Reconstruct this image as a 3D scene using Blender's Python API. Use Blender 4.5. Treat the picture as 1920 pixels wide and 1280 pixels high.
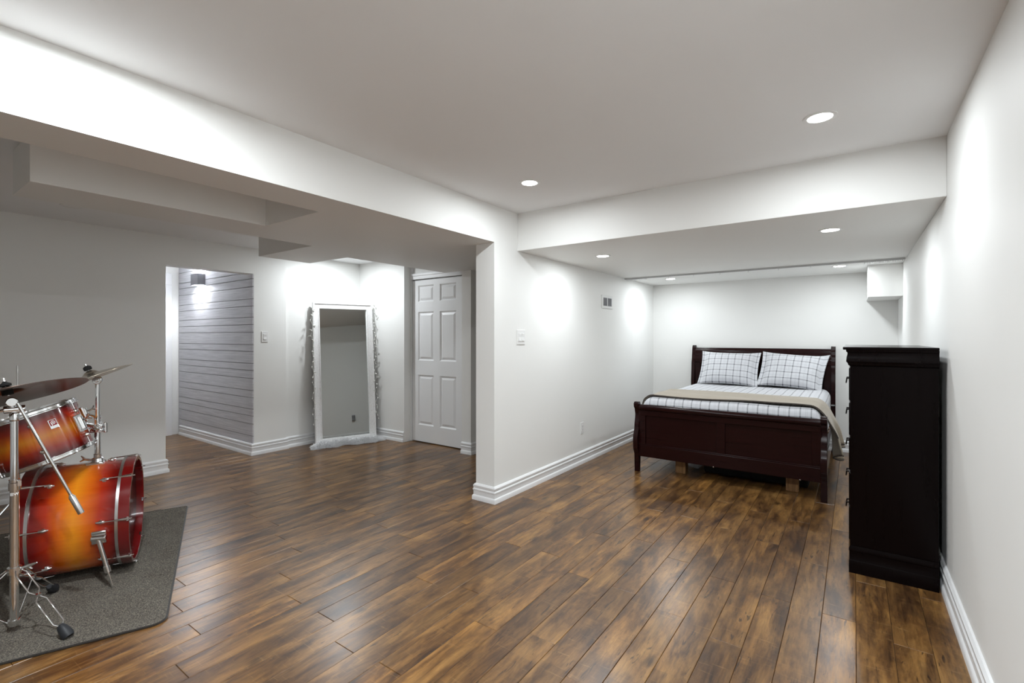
import bpy, bmesh, math, random
from mathutils import Vector, Matrix, Quaternion, noise
R = math.radians
random.seed(7)
scn = bpy.context.scene
for o in list(bpy.data.objects): bpy.data.objects.remove(o)
COL = scn.collection

# ------------------------------------------------------------------ camera, world, exposure
CAM_H = 1.30; YAW = 35.6; FPX = 896.0
cd = bpy.data.cameras.new('camera'); cam = bpy.data.objects.new('camera', cd); COL.objects.link(cam)
cam.location = (0, 0, CAM_H); cam.rotation_euler = (R(90), 0, R(YAW))
cd.sensor_width = 36; cd.lens = FPX / 1920 * 36; cd.shift_y = -8 / 1920; cd.clip_start = 0.02
scn.camera = cam
w = bpy.data.worlds.new('world'); scn.world = w; w.use_nodes = True
w.node_tree.nodes['Background'].inputs[0].default_value = (0.8, 0.85, 0.9, 1)
w.node_tree.nodes['Background'].inputs[1].default_value = 0.0
vs = scn.view_settings
vs.view_transform = 'Standard'; vs.look = 'None'; vs.gamma = 1; vs.use_curve_mapping = False
vs.exposure = 1.07
P_MAIN, P_ALC, P_OPEN, P_NICHE, P_SC = 4.2, 4.0, 20.0, 7.5, 5.0
LED = (.90, .96, 1.0)

# ------------------------------------------------------------------ materials
def srgb(r, g, b):
    f = lambda c: (c/255/12.92) if c/255 <= 0.04045 else ((c/255+0.055)/1.055)**2.4
    return (f(r), f(g), f(b), 1)
class NT:
    def __init__(s, name):
        s.m = bpy.data.materials.new(name); s.m.use_nodes = True
        s.t = s.m.node_tree; s.b = s.t.nodes['Principled BSDF']
    def n(s, typ, **kw):
        x = s.t.nodes.new(typ)
        for k, v in kw.items():
            if k.startswith('i_'):
                key = k[2:]; key = int(key) if key.isdigit() else key
                s.set(x, key, v)
            else: setattr(x, k, v)
        return x
    def set(s, x, key, v):
        if isinstance(v, bpy.types.NodeSocket): s.t.links.new(v, x.inputs[key])
        else: x.inputs[key].default_value = v
    def math(s, op, a, b=0.0, c=None):
        x = s.n('ShaderNodeMath', operation=op); s.set(x, 0, a); s.set(x, 1, b)
        if c is not None: s.set(x, 2, c)
        return x.outputs[0]
    def mix(s, f, a, b, bt='MIX'):
        x = s.n('ShaderNodeMix', data_type='RGBA', blend_type=bt)
        s.set(x, 0, f); s.set(x, 6, a); s.set(x, 7, b); return x.outputs[2]
    def ramp(s, f, stops):
        x = s.n('ShaderNodeValToRGB'); s.set(x, 0, f); cr = x.color_ramp
        while len(cr.elements) < len(stops): cr.elements.new(0.5)
        for e, (p, c) in zip(cr.elements, stops): e.position = p; e.color = c
        return x.outputs[0]
    def noise(s, vec, scale, detail=3, rough=0.55, dist=0.0):
        x = s.n('ShaderNodeTexNoise'); s.set(x, 'Vector', vec); s.set(x, 'Scale', scale)
        s.set(x, 'Detail', detail); s.set(x, 'Roughness', rough); s.set(x, 'Distortion', dist); return x.outputs[0]
    def vmap(s, vec, scale=(1,1,1), loc=(0,0,0)):
        x = s.n('ShaderNodeMapping'); s.set(x, 0, vec); x.inputs['Scale'].default_value = scale
        x.inputs['Location'].default_value = loc; return x.outputs[0]
    def obj(s): return s.n('ShaderNodeTexCoord').outputs['Object']
    def bump(s, h, strength=0.2, dist=0.002):
        x = s.n('ShaderNodeBump'); s.set(x, 'Height', h); x.inputs['Strength'].default_value = strength
        x.inputs['Distance'].default_value = dist; s.t.links.new(x.outputs[0], s.b.inputs['Normal'])
    def out(s, **kw):
        for k, v in kw.items(): s.set(s.b, k.replace('_', ' '), v)
        return s.m
def plain(name, col, rough=0.5, metal=0.0, spec=0.5, var=0.0, scale=20, coat=0.0):
    t = NT(name)
    if var:
        f = t.noise(t.obj(), scale, 4)
        d = tuple(c*(1-var) for c in col[:3])+(1,); l = tuple(min(1, c*(1+var)) for c in col[:3])+(1,)
        t.set(t.b, 'Base Color', t.ramp(f, [(0.3, d), (0.7, l)]))
    else: t.b.inputs['Base Color'].default_value = col
    t.b.inputs['Roughness'].default_value = rough; t.b.inputs['Metallic'].default_value = metal
    t.b.inputs['Specular IOR Level'].default_value = spec; t.b.inputs['Coat Weight'].default_value = coat
    t.b.inputs['Coat Roughness'].default_value = 0.05
    return t.m
def emit(name, col, strength):
    t = NT(name); t.b.inputs['Base Color'].default_value = (0.9,0.9,0.9,1)
    t.b.inputs['Emission Color'].default_value = col; t.b.inputs['Emission Strength'].default_value = strength
    return t.m
M = {}
def paint(name, col, rough, bs=0.06):
    t = NT(name); c = t.obj()
    big = t.noise(c, 1.3, 3); fine = t.noise(c, 260, 2)
    a = tuple(x*0.985 for x in col[:3])+(1,)
    t.set(t.b, 'Base Color', t.ramp(big, [(0.35, a), (0.65, col)]))
    t.b.inputs['Roughness'].default_value = rough; t.b.inputs['Specular IOR Level'].default_value = 0.35
    t.bump(fine, bs, 0.001); return t.m
M['wall'] = paint('wall_paint', (0.865, 0.865, 0.845, 1), 0.55)
M['ceil'] = paint('ceiling_paint', (0.89, 0.895, 0.90, 1), 0.8)
M['trim'] = plain('white_trim', (0.84, 0.845, 0.85, 1), 0.35)
M['plastic'] = plain('white_plastic', (0.82, 0.82, 0.81, 1), 0.3)
M['slot'] = plain('slot_grey', (0.12, 0.12, 0.125, 1), 0.5)
M['vent_shade_adapter'] = plain('vent_shade_adapter_grey', (0.25, 0.25, 0.26, 1), 0.6)  # plain grey of the adapter; on the register it paints in cavity shade
M['lens'] = emit('led_lens', (1.0, 0.985, 0.96, 1), 14)
M['sconce_glow'] = emit('sconce_glow', (0.95, 0.98, 1.0, 1), 14)
M['sconce'] = plain('sconce_grey', srgb(120, 120, 125), 0.5, 0.2)
M['chrome'] = plain('chrome', (0.82, 0.83, 0.84, 1), 0.08, 1.0)
M['chrome_dull'] = plain('brushed_steel', (0.62, 0.62, 0.62, 1), 0.28, 1.0)
M['rubber'] = plain('black_rubber', srgb(34, 36, 40), 0.55)
M['felt'] = plain('black_felt', srgb(20, 20, 20), 0.95)
M['blackhead'] = plain('black_drum_head', srgb(30, 8, 10), 0.2)
M['clearhead'] = plain('coated_drum_head', srgb(215, 214, 208), 0.4)
M['mirror'] = plain('mirror_glass', (0.80, 0.83, 0.82, 1), 0.01, 1.0)
M['slab'] = plain('subfloor', srgb(40, 26, 16), 0.7)

def floor_mat():
    t = NT('laminate_planks'); c = t.obj()
    oi = t.n('ShaderNodeObjectInfo').outputs['Random']
    off = t.n('ShaderNodeCombineXYZ'); t.set(off, 0, t.math('MULTIPLY', oi, 37.3)); t.set(off, 1, t.math('MULTIPLY', oi, 91.7)); t.set(off, 2, t.math('MULTIPLY', oi, 13.1))
    va = t.n('ShaderNodeVectorMath', operation='ADD'); t.set(va, 0, c); t.set(va, 1, off.outputs[0]); v = va.outputs[0]
    blot = t.noise(t.vmap(v, (11, 2.6, 1)), 1.0, 7, 0.68, 0.35)
    patch = t.noise(t.vmap(v, (22, 3.6, 1), (7, 3, 1)), 1.0, 6, 0.68, 0.6)
    grain = t.noise(t.vmap(v, (70, 5.0, 1)), 1.0, 5, 0.65, 0.6)
    saw = t.noise(t.vmap(v, (7, 95, 1)), 1.0, 3, 0.6, 0.8)
    base = t.ramp(blot, [(0.30, srgb(50, 34, 23)), (0.43, srgb(98, 68, 38)), (0.53, srgb(130, 94, 52)), (0.68, srgb(162, 122, 70))])
    tone = t.ramp(t.math('FRACT', t.math('MULTIPLY', oi, 7.13)), [(0.0, (0.66, 0.64, 0.66, 1)), (0.5, (0.92, 0.92, 0.93, 1)), (1.0, (1.12, 1.08, 0.98, 1))])
    col = t.mix(1.0, base, tone, 'MULTIPLY')
    # short printed board pieces inside each plank
    sx = t.n('ShaderNodeSeparateXYZ'); t.set(sx, 0, v)
    cellv = t.n('ShaderNodeCombineXYZ'); t.set(cellv, 0, t.math('FLOOR', t.math('MULTIPLY', sx.outputs[1], 2.7))); t.set(cellv, 1, oi)
    t.set(cellv, 2, t.math('GREATER_THAN', t.n('ShaderNodeSeparateXYZ', i_0=c).outputs[0], t.math('MULTIPLY', t.math('SUBTRACT', oi, 0.5), 0.06)))
    wn_ = t.n('ShaderNodeTexWhiteNoise', noise_dimensions='3D'); t.set(wn_, 0, cellv.outputs[0])
    col = t.mix(0.8, col, t.ramp(wn_.outputs[0], [(0.0, (0.74, 0.72, 0.74, 1)), (0.6, (1, 1, 1, 1)), (1.0, (1.16, 1.13, 1.05, 1))]), 'MULTIPLY')
    pm = t.ramp(patch, [(0.50, (0, 0, 0, 1)), (0.62, (1, 1, 1, 1))])
    col = t.mix(t.math('MULTIPLY', pm, 0.34), col, srgb(48, 33, 25))
    g = t.ramp(grain, [(0.3, (0.60, 0.57, 0.55, 1)), (0.52, (1, 1, 1, 1)), (0.75, (1.16, 1.14, 1.08, 1))])
    col = t.mix(0.95, col, g, 'MULTIPLY')
    sw = t.ramp(saw, [(0.62, (0, 0, 0, 1)), (0.72, (1, 1, 1, 1))])
    col = t.mix(t.math('MULTIPLY', sw, 0.30), col, srgb(168, 134, 88))
    vor = t.n('ShaderNodeTexVoronoi'); t.set(vor, 'Vector', t.vmap(v, (5.5, 2.0, 1))); vor.inputs['Scale'].default_value = 1.0
    kn = t.ramp(t.math('ADD', vor.outputs['Distance'], t.math('MULTIPLY', grain, 0.14)), [(0.10, (0, 0, 0, 1)), (0.19, (1, 1, 1, 1))])
    col = t.mix(t.math('MULTIPLY', t.math('SUBTRACT', 1.0, kn), 0.8), col, srgb(30, 19, 14))
    st = t.ramp(t.noise(t.vmap(v, (44, 6, 1), (3, 1, 0)), 1.0, 5, 0.66, 1.2), [(0.61, (0, 0, 0, 1)), (0.66, (1, 1, 1, 1))])
    col = t.mix(t.math('MULTIPLY', st, 0.75), col, srgb(34, 22, 17))
    t.set(t.b, 'Base Color', col)
    t.set(t.b, 'Roughness', t.math('ADD', 0.25, t.math('MULTIPLY', grain, 0.10)))
    t.b.inputs['Specular IOR Level'].default_value = 0.65
    t.bump(t.math('ADD', t.math('MULTIPLY', grain, 0.6), t.math('MULTIPLY', saw, 0.5)), 0.05, 0.001)
    return t.m
M['floor'] = floor_mat()
def shiplap_mat():
    t = NT('whitewashed_board'); c = t.obj()
    oi = t.n('ShaderNodeObjectInfo').outputs['Random']
    cx = t.n('ShaderNodeCombineXYZ'); t.set(cx, 0, t.math('MULTIPLY', oi, 51.0)); t.set(cx, 2, t.math('MULTIPLY', oi, 17.0))
    va = t.n('ShaderNodeVectorMath', operation='ADD'); t.set(va, 0, c); t.set(va, 1, cx.outputs[0])
    g = t.noise(t.vmap(va.outputs[0], (2.5, 1, 70)), 1.0, 4, 0.6, 0.4)
    t.set(t.b, 'Base Color', t.ramp(g, [(0.3, srgb(196, 196, 201)), (0.6, srgb(222, 222, 227)), (0.8, srgb(230, 230, 234))]))
    t.b.inputs['Roughness'].default_value = 0.5; t.bump(g, 0.1, 0.001); return t.m
M['shiplap'] = shiplap_mat()
M['gap'] = plain('board_gap', srgb(120, 118, 122), 0.8)
def darkwood(name, c0, c1, axis=(1, 1, 12), spec=0.2):
    t = NT(name); g = t.noise(t.vmap(t.obj(), axis), 3.0, 4, 0.6, 0.3)
    t.set(t.b, 'Base Color', t.ramp(g, [(0.3, c0), (0.7, c1)])); t.b.inputs['Roughness'].default_value = 0.2
    t.b.inputs['Specular IOR Level'].default_value = spec
    return t.m
M['cherry'] = darkwood('dark_cherry_wood', srgb(27, 8, 8), srgb(34, 11, 11), (1, 14, 14), 0.2)
M['espresso'] = darkwood('espresso_wood', srgb(10, 5, 5), srgb(13, 7, 7), (12, 12, 1), 0.08)
M['block'] = darkwood('raw_lumber', srgb(112, 82, 54), srgb(148, 112, 76), (14, 14, 1))
M['antique'] = plain('dark_bronze_pull', srgb(26, 20, 18), 0.4, 0.7)
def plaid_mat(name):
    t = NT(name); uv = t.n('ShaderNodeUVMap').outputs[0]
    sp = t.n('ShaderNodeSeparateXYZ'); t.set(sp, 0, uv)
    wv = t.n('ShaderNodeTexNoise'); t.set(wv, 'Vector', uv); wv.inputs['Scale'].default_value = 350
    def lines(s, period, offs, wid):
        f = t.math('FRACT', t.math('ADD', t.math('DIVIDE', s, period), offs))
        d = t.math('ABSOLUTE', t.math('SUBTRACT', f, 0.5))
        mr = t.n('ShaderNodeMapRange', interpolation_type='SMOOTHSTEP'); t.set(mr, 0, d); mr.inputs[1].default_value = wid*.45; mr.inputs[2].default_value = wid*1.6; mr.inputs[3].default_value = 1; mr.inputs[4].default_value = 0
        return mr.outputs[0]
    P = 0.079
    dark = t.math('MULTIPLY', t.math('ADD', lines(sp.outputs[0], P, 0, 0.06), lines(sp.outputs[1], P, 0, 0.06)), 0.47)
    fine = t.math('ADD', t.math('ADD', lines(sp.outputs[0], P, 0.5, 0.02), lines(sp.outputs[1], P, 0.5, 0.02)),
                  t.math('ADD', lines(sp.outputs[0], P, 0.36, 0.018), lines(sp.outputs[1], P, 0.64, 0.018)))
    c = t.mix(t.math('MULTIPLY', fine, 0.2), srgb(212, 213, 217), srgb(88, 92, 104))
    c = t.mix(dark, c, srgb(40, 43, 56))
    t.set(t.b, 'Base Color', c); t.b.inputs['Roughness'].default_value = 0.9
    t.b.inputs['Specular IOR Level'].default_value = 0.2; t.b.inputs['Sheen Weight'].default_value = 0.15
    t.bump(wv.outputs[0], 0.15, 0.001); return t.m
M['plaid'] = plaid_mat('plaid_cotton')
def cloth(name, a, b, sc=180):
    t = NT(name); f = t.noise(t.obj(), sc, 3); t.set(t.b, 'Base Color', t.ramp(f, [(0.3, a), (0.7, b)]))
    t.b.inputs['Roughness'].default_value = 0.95; t.b.inputs['Specular IOR Level'].default_value = 0.15
    t.b.inputs['Sheen Weight'].default_value = 0.3; t.bump(f, 0.3, 0.002); return t.m
M['blanket'] = cloth('beige_fleece', srgb(158, 146, 128), srgb(178, 167, 150))
M['hem'] = cloth('dark_hem', srgb(62, 55, 50), srgb(80, 72, 66))
M['fur'] = cloth('white_fur', srgb(243, 243, 244), srgb(250, 250, 250), 90)
M['bag'] = plain('plastic_bag', srgb(205, 208, 212), 0.35)
M['hairedge'] = cloth('mat_binding', srgb(40, 37, 34), srgb(56, 52, 48))
def carpet():
    t = NT('speckled_carpet'); c = t.obj()
    f = t.noise(c, 190, 2, 0.7); g = t.noise(c, 5, 3)
    col = t.ramp(f, [(0.32, srgb(44, 42, 40)), (0.46, srgb(92, 88, 82)), (0.56, srgb(118, 112, 102)), (0.68, srgb(160, 152, 138))])
    col = t.mix(0.3, col, t.ramp(g, [(0.3, srgb(86, 78, 70)), (0.7, srgb(120, 116, 108))]))
    t.set(t.b, 'Base Color', col); t.b.inputs['Roughness'].default_value = 1; t.b.inputs['Specular IOR Level'].default_value = 0.1
    t.bump(f, 0.9, 0.006); return t.m
M['carpet'] = carpet()
def burst(name, axis, half):
    t = NT(name); sp = t.n('ShaderNodeSeparateXYZ'); t.set(sp, 0, t.obj())
    ns = t.noise(t.vmap(t.obj(), (3, 3, 3)), 2.0, 3)
    gr = t.noise(t.vmap(t.obj(), (30, 3, 30) if axis == 1 else (30, 30, 3)), 3.0, 3)
    d = t.math('DIVIDE', t.math('ABSOLUTE', sp.outputs[axis]), half)
    d = t.math('ADD', d, t.math('MULTIPLY', t.math('SUBTRACT', ns, 0.5), 0.3))
    col = t.ramp(d, [(0.0, srgb(226, 138, 22)), (0.25, srgb(212, 104, 14)), (0.55, srgb(166, 42, 10)), (0.82, srgb(112, 10, 8)), (1.0, srgb(84, 4, 6))])
    col = t.mix(0.25, col, t.ramp(gr, [(0.3, (0.7, 0.6, 0.6, 1)), (0.7, (1.1, 1.1, 1.1, 1))]), 'MULTIPLY')
    t.set(t.b, 'Base Color', col); t.b.inputs['Roughness'].default_value = 0.18
    t.b.inputs['Coat Weight'].default_value = 0.8; t.b.inputs['Coat Roughness'].default_value = 0.04; return t.m
M['burst_bass'] = burst('sunburst_bass', 1, 0.185)
M['burst_tom'] = burst('sunburst_tom', 2, 0.115)
M['redlac'] = plain('red_lacquer', srgb(104, 10, 12), 0.15, coat=0.8)
M['badge_red'] = plain('badge_red', srgb(168, 16, 30), 0.3)
def cymbal_mat(name, a, b, rough):
    t = NT(name); c = t.obj(); sp = t.n('ShaderNodeSeparateXYZ'); t.set(sp, 0, c)
    r = t.math('SQRT', t.math('ADD', t.math('MULTIPLY', sp.outputs[0], sp.outputs[0]), t.math('MULTIPLY', sp.outputs[1], sp.outputs[1])))
    f = t.n('ShaderNodeTexNoise', noise_dimensions='1D'); t.set(f, 'W', t.math('MULTIPLY', r, 400)); f.inputs['Scale'].default_value = 1
    t.set(t.b, 'Base Color', t.ramp(f.outputs[0], [(0.3, a), (0.7, b)])); t.b.inputs['Metallic'].default_value = 0.9
    t.b.inputs['Roughness'].default_value = rough; t.bump(f.outputs[0], 0.2, 0.0006); return t.m
M['cym_dark'] = cymbal_mat('dark_bronze_cymbal', srgb(78, 62, 56), srgb(104, 84, 74), 0.3)
M['cym_pale'] = cymbal_mat('polished_bronze_cymbal', srgb(176, 164, 146), srgb(200, 190, 174), 0.22)

# ------------------------------------------------------------------ mesh helpers
def frame(d):
    d = Vector(d).normalized(); u = Vector((0, 0, 1)) if abs(d.z) < 0.95 else Vector((1, 0, 0))
    a = d.cross(u).normalized(); return a, d.cross(a).normalized(), d
class MB:
    def __init__(s): s.v = []; s.f = []; s.uv = {}
    def box(s, x0, x1, y0, y1, z0, z1):
        i = len(s.v)
        s.v += [(x, y, z) for z in (z0, z1) for y in (y0, y1) for x in (x0, x1)]
        s.f += [tuple(i+k for k in q) for q in ((0,2,3,1), (4,5,7,6), (0,1,5,4), (2,6,7,3), (0,4,6,2), (1,3,7,5))]; return s
    def obox(s, c, ax, ay, az, hx, hy, hz):
        i = len(s.v); c, ax, ay, az = map(Vector, (c, ax, ay, az))
        for sz in (-1, 1):
            for sy in (-1, 1):
                for sx in (-1, 1): s.v.append(tuple(c+ax*hx*sx+ay*hy*sy+az*hz*sz))
        s.f += [tuple(i+k for k in q) for q in ((0,2,3,1), (4,5,7,6), (0,1,5,4), (2,6,7,3), (0,4,6,2), (1,3,7,5))]; return s
    def tube(s, pts, r, n=12, caps=True, closed=False):
        pts = [Vector(p) for p in pts]; rs = r if isinstance(r, (list, tuple)) else [r]*len(pts)
        N = len(pts); base = len(s.v); ref = None
        for k, p in enumerate(pts):
            if closed: d = pts[(k+1) % N]-pts[k-1]
            else: d = pts[min(k+1, N-1)]-pts[max(k-1, 0)]
            d.normalize()
            if ref is None: a, b, _ = frame(d)
            else:
                a = ref-d*ref.dot(d); a.normalize(); b = d.cross(a)
            ref = a
            for j in range(n):
                t = 2*math.pi*j/n; s.v.append(tuple(p+(a*math.cos(t)+b*math.sin(t))*rs[k]))
        for k in range(N if closed else N-1):
            k2 = (k+1) % N
            for j in range(n):
                s.f.append((base+k*n+j, base+k*n+(j+1) % n, base+k2*n+(j+1) % n, base+k2*n+j))
        if caps and not closed:
            s.f.append(tuple(base+j for j in reversed(range(n)))); s.f.append(tuple(base+(N-1)*n+j for j in range(n)))
        return s
    def cyl(s, p0, p1, r0, r1=None, n=16): return s.tube([p0, p1], [r0, r0 if r1 is None else r1], n)
    def lathe(s, prof, n=32, o=(0, 0, 0), d=(0, 0, 1), closed=False):
        a, b, d = frame(d); o = Vector(o); base = len(s.v); K = len(prof)
        for (r, z) in prof:
            for j in range(n):
                t = 2*math.pi*j/n; s.v.append(tuple(o+d*z+(a*math.cos(t)+b*math.sin(t))*r))
        for k in range(K if closed else K-1):
            k2 = (k+1) % K
            for j in range(n): s.f.append((base+k*n+j, base+k*n+(j+1) % n, base+k2*n+(j+1) % n, base+k2*n+j))
        return s
    def disc(s, c, d, r, n=32):
        a, b, d = frame(d); c = Vector(c); base = len(s.v)
        for j in range(n):
            t = 2*math.pi*j/n; s.v.append(tuple(c+(a*math.cos(t)+b*math.sin(t))*r))
        s.f.append(tuple(base+j for j in range(n))); return s
    def ball(s, c, r, n=10, sc=(1, 1, 1)):
        c = Vector(c); base = len(s.v); m = n//2+1
        for i in range(m+1):
            ph = math.pi*i/m
            for j in range(n):
                t = 2*math.pi*j/n
                s.v.append((c.x+r*sc[0]*math.sin(ph)*math.cos(t), c.y+r*sc[1]*math.sin(ph)*math.sin(t), c.z+r*sc[2]*math.cos(ph)))
        for i in range(m):
            for j in range(n): s.f.append((base+i*n+j, base+(i+1)*n+j, base+(i+1)*n+(j+1) % n, base+i*n+(j+1) % n))
        return s
    def prism(s, poly, o, ax, ay, az, h0, h1):
        """poly (a,b) in plane ax,ay; extruded along az from h0 to h1"""
        o, ax, ay, az = map(Vector, (o, ax, ay, az)); i = len(s.v); n = len(poly)
        for h in (h0, h1):
            for (a, b) in poly: s.v.append(tuple(o+ax*a+ay*b+az*h))
        s.f.append(tuple(i+j for j in reversed(range(n)))); s.f.append(tuple(i+n+j for j in range(n)))
        for j in range(n): s.f.append((i+j, i+(j+1) % n, i+n+(j+1) % n, i+n+j))
        return s
    def grid(s, P, nu, nv, uvf=None):
        base = len(s.v)
        for j in range(nv+1):
            for i in range(nu+1): s.v.append(tuple(P(i/nu, j/nv)))
        for j in range(nv):
            for i in range(nu):
                a = base+j*(nu+1)+i; f = (a, a+1, a+nu+2, a+nu+1)
                if uvf: s.uv[len(s.f)] = [uvf(i/nu, j/nv), uvf((i+1)/nu, j/nv), uvf((i+1)/nu, (j+1)/nv), uvf(i/nu, (j+1)/nv)]
                s.f.append(f)
        return s
    def mesh(s, name, mat, smooth=False, fix=True):
        me = bpy.data.meshes.new(name); me.from_pydata(s.v, [], s.f); me.update()
        if s.uv:
            ul = me.uv_layers.new(name='UVMap')
            for p in me.polygons:
                if p.index in s.uv:
                    for k, li in enumerate(p.loop_indices): ul.data[li].uv = s.uv[p.index][k]
        if fix and not s.uv:
            bm = bmesh.new(); bm.from_mesh(me); bmesh.ops.recalc_face_normals(bm, faces=bm.faces); bm.to_mesh(me); bm.free()
        if smooth:
            me.polygons.foreach_set('use_smooth', [True]*len(me.polygons))
            me.set_sharp_from_angle(angle=R(smooth if smooth is not True else 40))
        me.materials.append(M[mat] if isinstance(mat, str) else mat); return me
    def build(s, name, mat, parent=None, smooth=False, bevel=0.0, loc=None, seg=2):
        o = bpy.data.objects.new(name, s.mesh(name, mat, smooth)); COL.objects.link(o)
        if parent: o.parent = parent
        if loc: o.location = loc
        if bevel:
            b = o.modifiers.new('bevel', 'BEVEL'); b.width = bevel; b.segments = seg; b.limit_method = 'ANGLE'; b.angle_limit = R(40)
        return o
def thing(name, label, cat, loc=(0, 0, 0), rotz=0, group=None, kind=None):
    o = bpy.data.objects.new(name, None); COL.objects.link(o); o.location = loc; o.rotation_euler = (0, 0, rotz)
    o.empty_display_size = 0.05
    return tag(o, label, cat, group, kind)
def tag(o, label=None, cat=None, group=None, kind=None):
    if label: o['label'] = label
    if cat: o['category'] = cat
    if group: o['group'] = group
    if kind: o['kind'] = kind
    return o
def struct(name, mb, mat, label=None, smooth=False, bevel=0, parent=None):
    o = mb.build(name, mat, parent, smooth, bevel)
    if not parent: tag(o, label, None, None, 'structure')
    return o

# ------------------------------------------------------------------ the room
ZC, ZL, ZB, ZA = 2.33, 2.28, 2.045, 2.02     # main ceiling, side-room ceiling, beam underside, alcove ceiling
XR, XD0, XD1 = 0.385, -2.475, -2.29          # right wall, divider wall faces
XL, XL2, YF, YD, YREAR = -5.39, -5.42, 6.60, 4.04, -3.0
YS = 2.63                                    # shiplap plane
struct('wall_right', MB().box(XR, XR+.12, YREAR-.1, YF+.12, -.1, 2.45), 'wall', 'long plain white wall behind the tall dark dresser')
struct('wall_far', MB().box(-3.65, XR, YF, YF+.12, -.1, 2.45), 'wall', 'white end wall of the bed alcove')
struct('wall_divider', MB().box(XD0, XD1, 2.96, YF, -.1, ZC), 'wall', 'white partition wall with double light switch')
wl = MB().box(XL-.15, XL, YREAR, 1.80, -.1, ZL)
wl.box(XL-.15, XL, 1.80, YS, 2.0, ZL)
wl.box(XL-.15, XL, YS, 3.0, -.1, ZL)
wl.box(XL-.15, XL2, 3.0, YD+.12, -.1, ZL)
struct('wall_left', wl, 'wall', 'white side wall behind the drums with a doorless opening')
wd = MB().box(XL2, -4.536, YD, YD+.25, -.1, ZL)
wd.box(-4.536, -3.586, YD+.12, YD+.25, 2.02, ZL)
wd.box(-3.586, -3.452, YD, YD+.25, -.1, ZL)
wd.box(-3.56, -3.452, YD+.25, YF, -.1, ZL)
struct('wall_door', wd, 'wall', 'white wall around the six panel door')
struct('wall_rear', MB().box(XL-.15, XR, YREAR-.12, YREAR, -.1, 2.45), 'wall', 'plain white wall closing the room')
wh = MB().box(-7.56, -7.40, 1.1, YS+.12, -.1, ZL+.1)
wh.box(-7.40, XL-.15, 1.0, 1.12, -.1, ZL+.1)
struct('wall_hall', wh, 'wall', 'white walls of the small hallway')
# shiplap wall: a backing plane with every board as a part
hall_n = MB().box(-7.40, XL-.15, YS, YS+.12, -.1, ZL+.1).box(-7.40, XL-.004, YS-.003, YS, 0, ZL).build('wall_shiplap', 'gap')
tag(hall_n, 'hallway wall of white wood boards with thin grey joints', None, None, 'structure')
ys = [165, 225, 258, 298, 358, 394, 450, 487, 525, 588, 622, 682, 717, 757, 817, 853, 910, 945, 985, 1045, 1082, 1125]
zs = [2.28, 2.155]+[1.3+(632-(460+y/3.2))/896*6.33 for y in ys]
zs = [zs[0], zs[1]]+[z for z in zs[2:] if z < 2.10]
for i in range(len(zs)-1):
    z1, z0 = zs[i]-.003, zs[i+1]+.003
    if z1-z0 < .02: continue
    o = MB().box(-1.0, .998, -.012, 0, -(z1-z0)/2, (z1-z0)/2).build('board', 'shiplap', hall_n, bevel=.002)
    o.location = (-6.39, YS, (z0+z1)/2)
# ceilings
struct('ceiling', MB().box(XD1-.02, XR, YREAR, 3.275, ZC, ZC+.12), 'ceil', 'flat white main ceiling with recessed lights')
struct('ceiling_side', MB().box(XL-.2, XD1-.02, YREAR, YD+.12, ZL, ZL+.17), 'ceil', 'white ceiling of the drum area')
struct('ceiling_hall', MB().box(-7.5, XL-.15, 1.0, YS+.1, ZL, ZL+.12), 'ceil', 'hallway ceiling')
struct('ceiling_alcove', MB().box(XD1, XR, 3.275, YF, ZA, ZC+.12), 'wall', 'lowered ceiling above the bed', bevel=.003)
struct('ceiling_beam', MB().box(-2.587, XD1, YREAR, 2.96, ZB, ZC+.12), 'wall', 'long white ceiling beam running to the partition wall')
struct('ceiling_duct_box', MB().box(-3.60, -3.20, .515, 1.64, ZB, ZL), 'wall', 'boxed duct hanging under the side ceiling', bevel=.002)
sf = MB()
sf.prism([(-3.60, 1.64), (-2.587, 1.64), (-2.587, 2.96), (-2.475, 2.96), (-2.475, YF), (-3.452, YF), (-3.452, YD), (-3.85, YD), (-3.85, 2.73), (-4.46, 2.73), (-4.46, 2.22), (-3.60, 2.22)],
         (0, 0, 0), (1, 0, 0), (0, 1, 0), (0, 0, 1), ZB, ZL)
struct('ceiling_soffit', sf, 'wall', 'stepped lowered soffit in front of the panel door')
struct('ceiling_corner_box', MB().box(.112, XR, 5.95, YF, 1.70, ZA), 'wall', 'white boxed pipe in the alcove corner', bevel=.003)

# baseboards
PROF = [(0, 0), (.024, 0), (.024, .028), (.020, .036), (.015, .040), (.015, .072), (.019, .078), (.019, .086), (.013, .094), (.017, .106), (.017, .116), (.008, .127), (0, .129)]
def baseboards(pts, names):
    pts = [Vector((x, y)) for x, y in pts]; N = len(pts); mit = []
    for k in range(N):
        ds = []
        if k > 0: ds.append((pts[k]-pts[k-1]).normalized())
        if k < N-1: ds.append((pts[k+1]-pts[k]).normalized())
        ns = [Vector((-d.y, d.x)) for d in ds]
        if len(ns) == 1: mit.append(ns[0])
        else:
            m = ns[0]+ns[1]; mit.append(m/(1+ns[0].dot(ns[1])))
    for k in range(N-1):
        nm = names[k]
        if not nm: continue
        b = MB(); n = len(PROF)
        for q in (k, k+1):
            for (o, z) in PROF: p = pts[q]+mit[q]*o; b.v.append((p.x, p.y, z))
        for j in range(n): b.f.append((j, (j+1) % n, n+(j+1) % n, n+j))
        b.f.append(tuple(range(n))); b.f.append(tuple(range(2*n-1, n-1, -1)))
        struct(nm, b, 'trim', 'white moulded baseboard', smooth=30)
baseboards([(XR, YREAR), (XR, YF), (XD1, YF), (XD1, 2.96), (XD0, 2.96), (XD0, YF)],
           ['baseboard_right', 'baseboard_far', 'baseboard_divider', 'baseboard_divider_end', 'baseboard_divider_back'])
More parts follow.
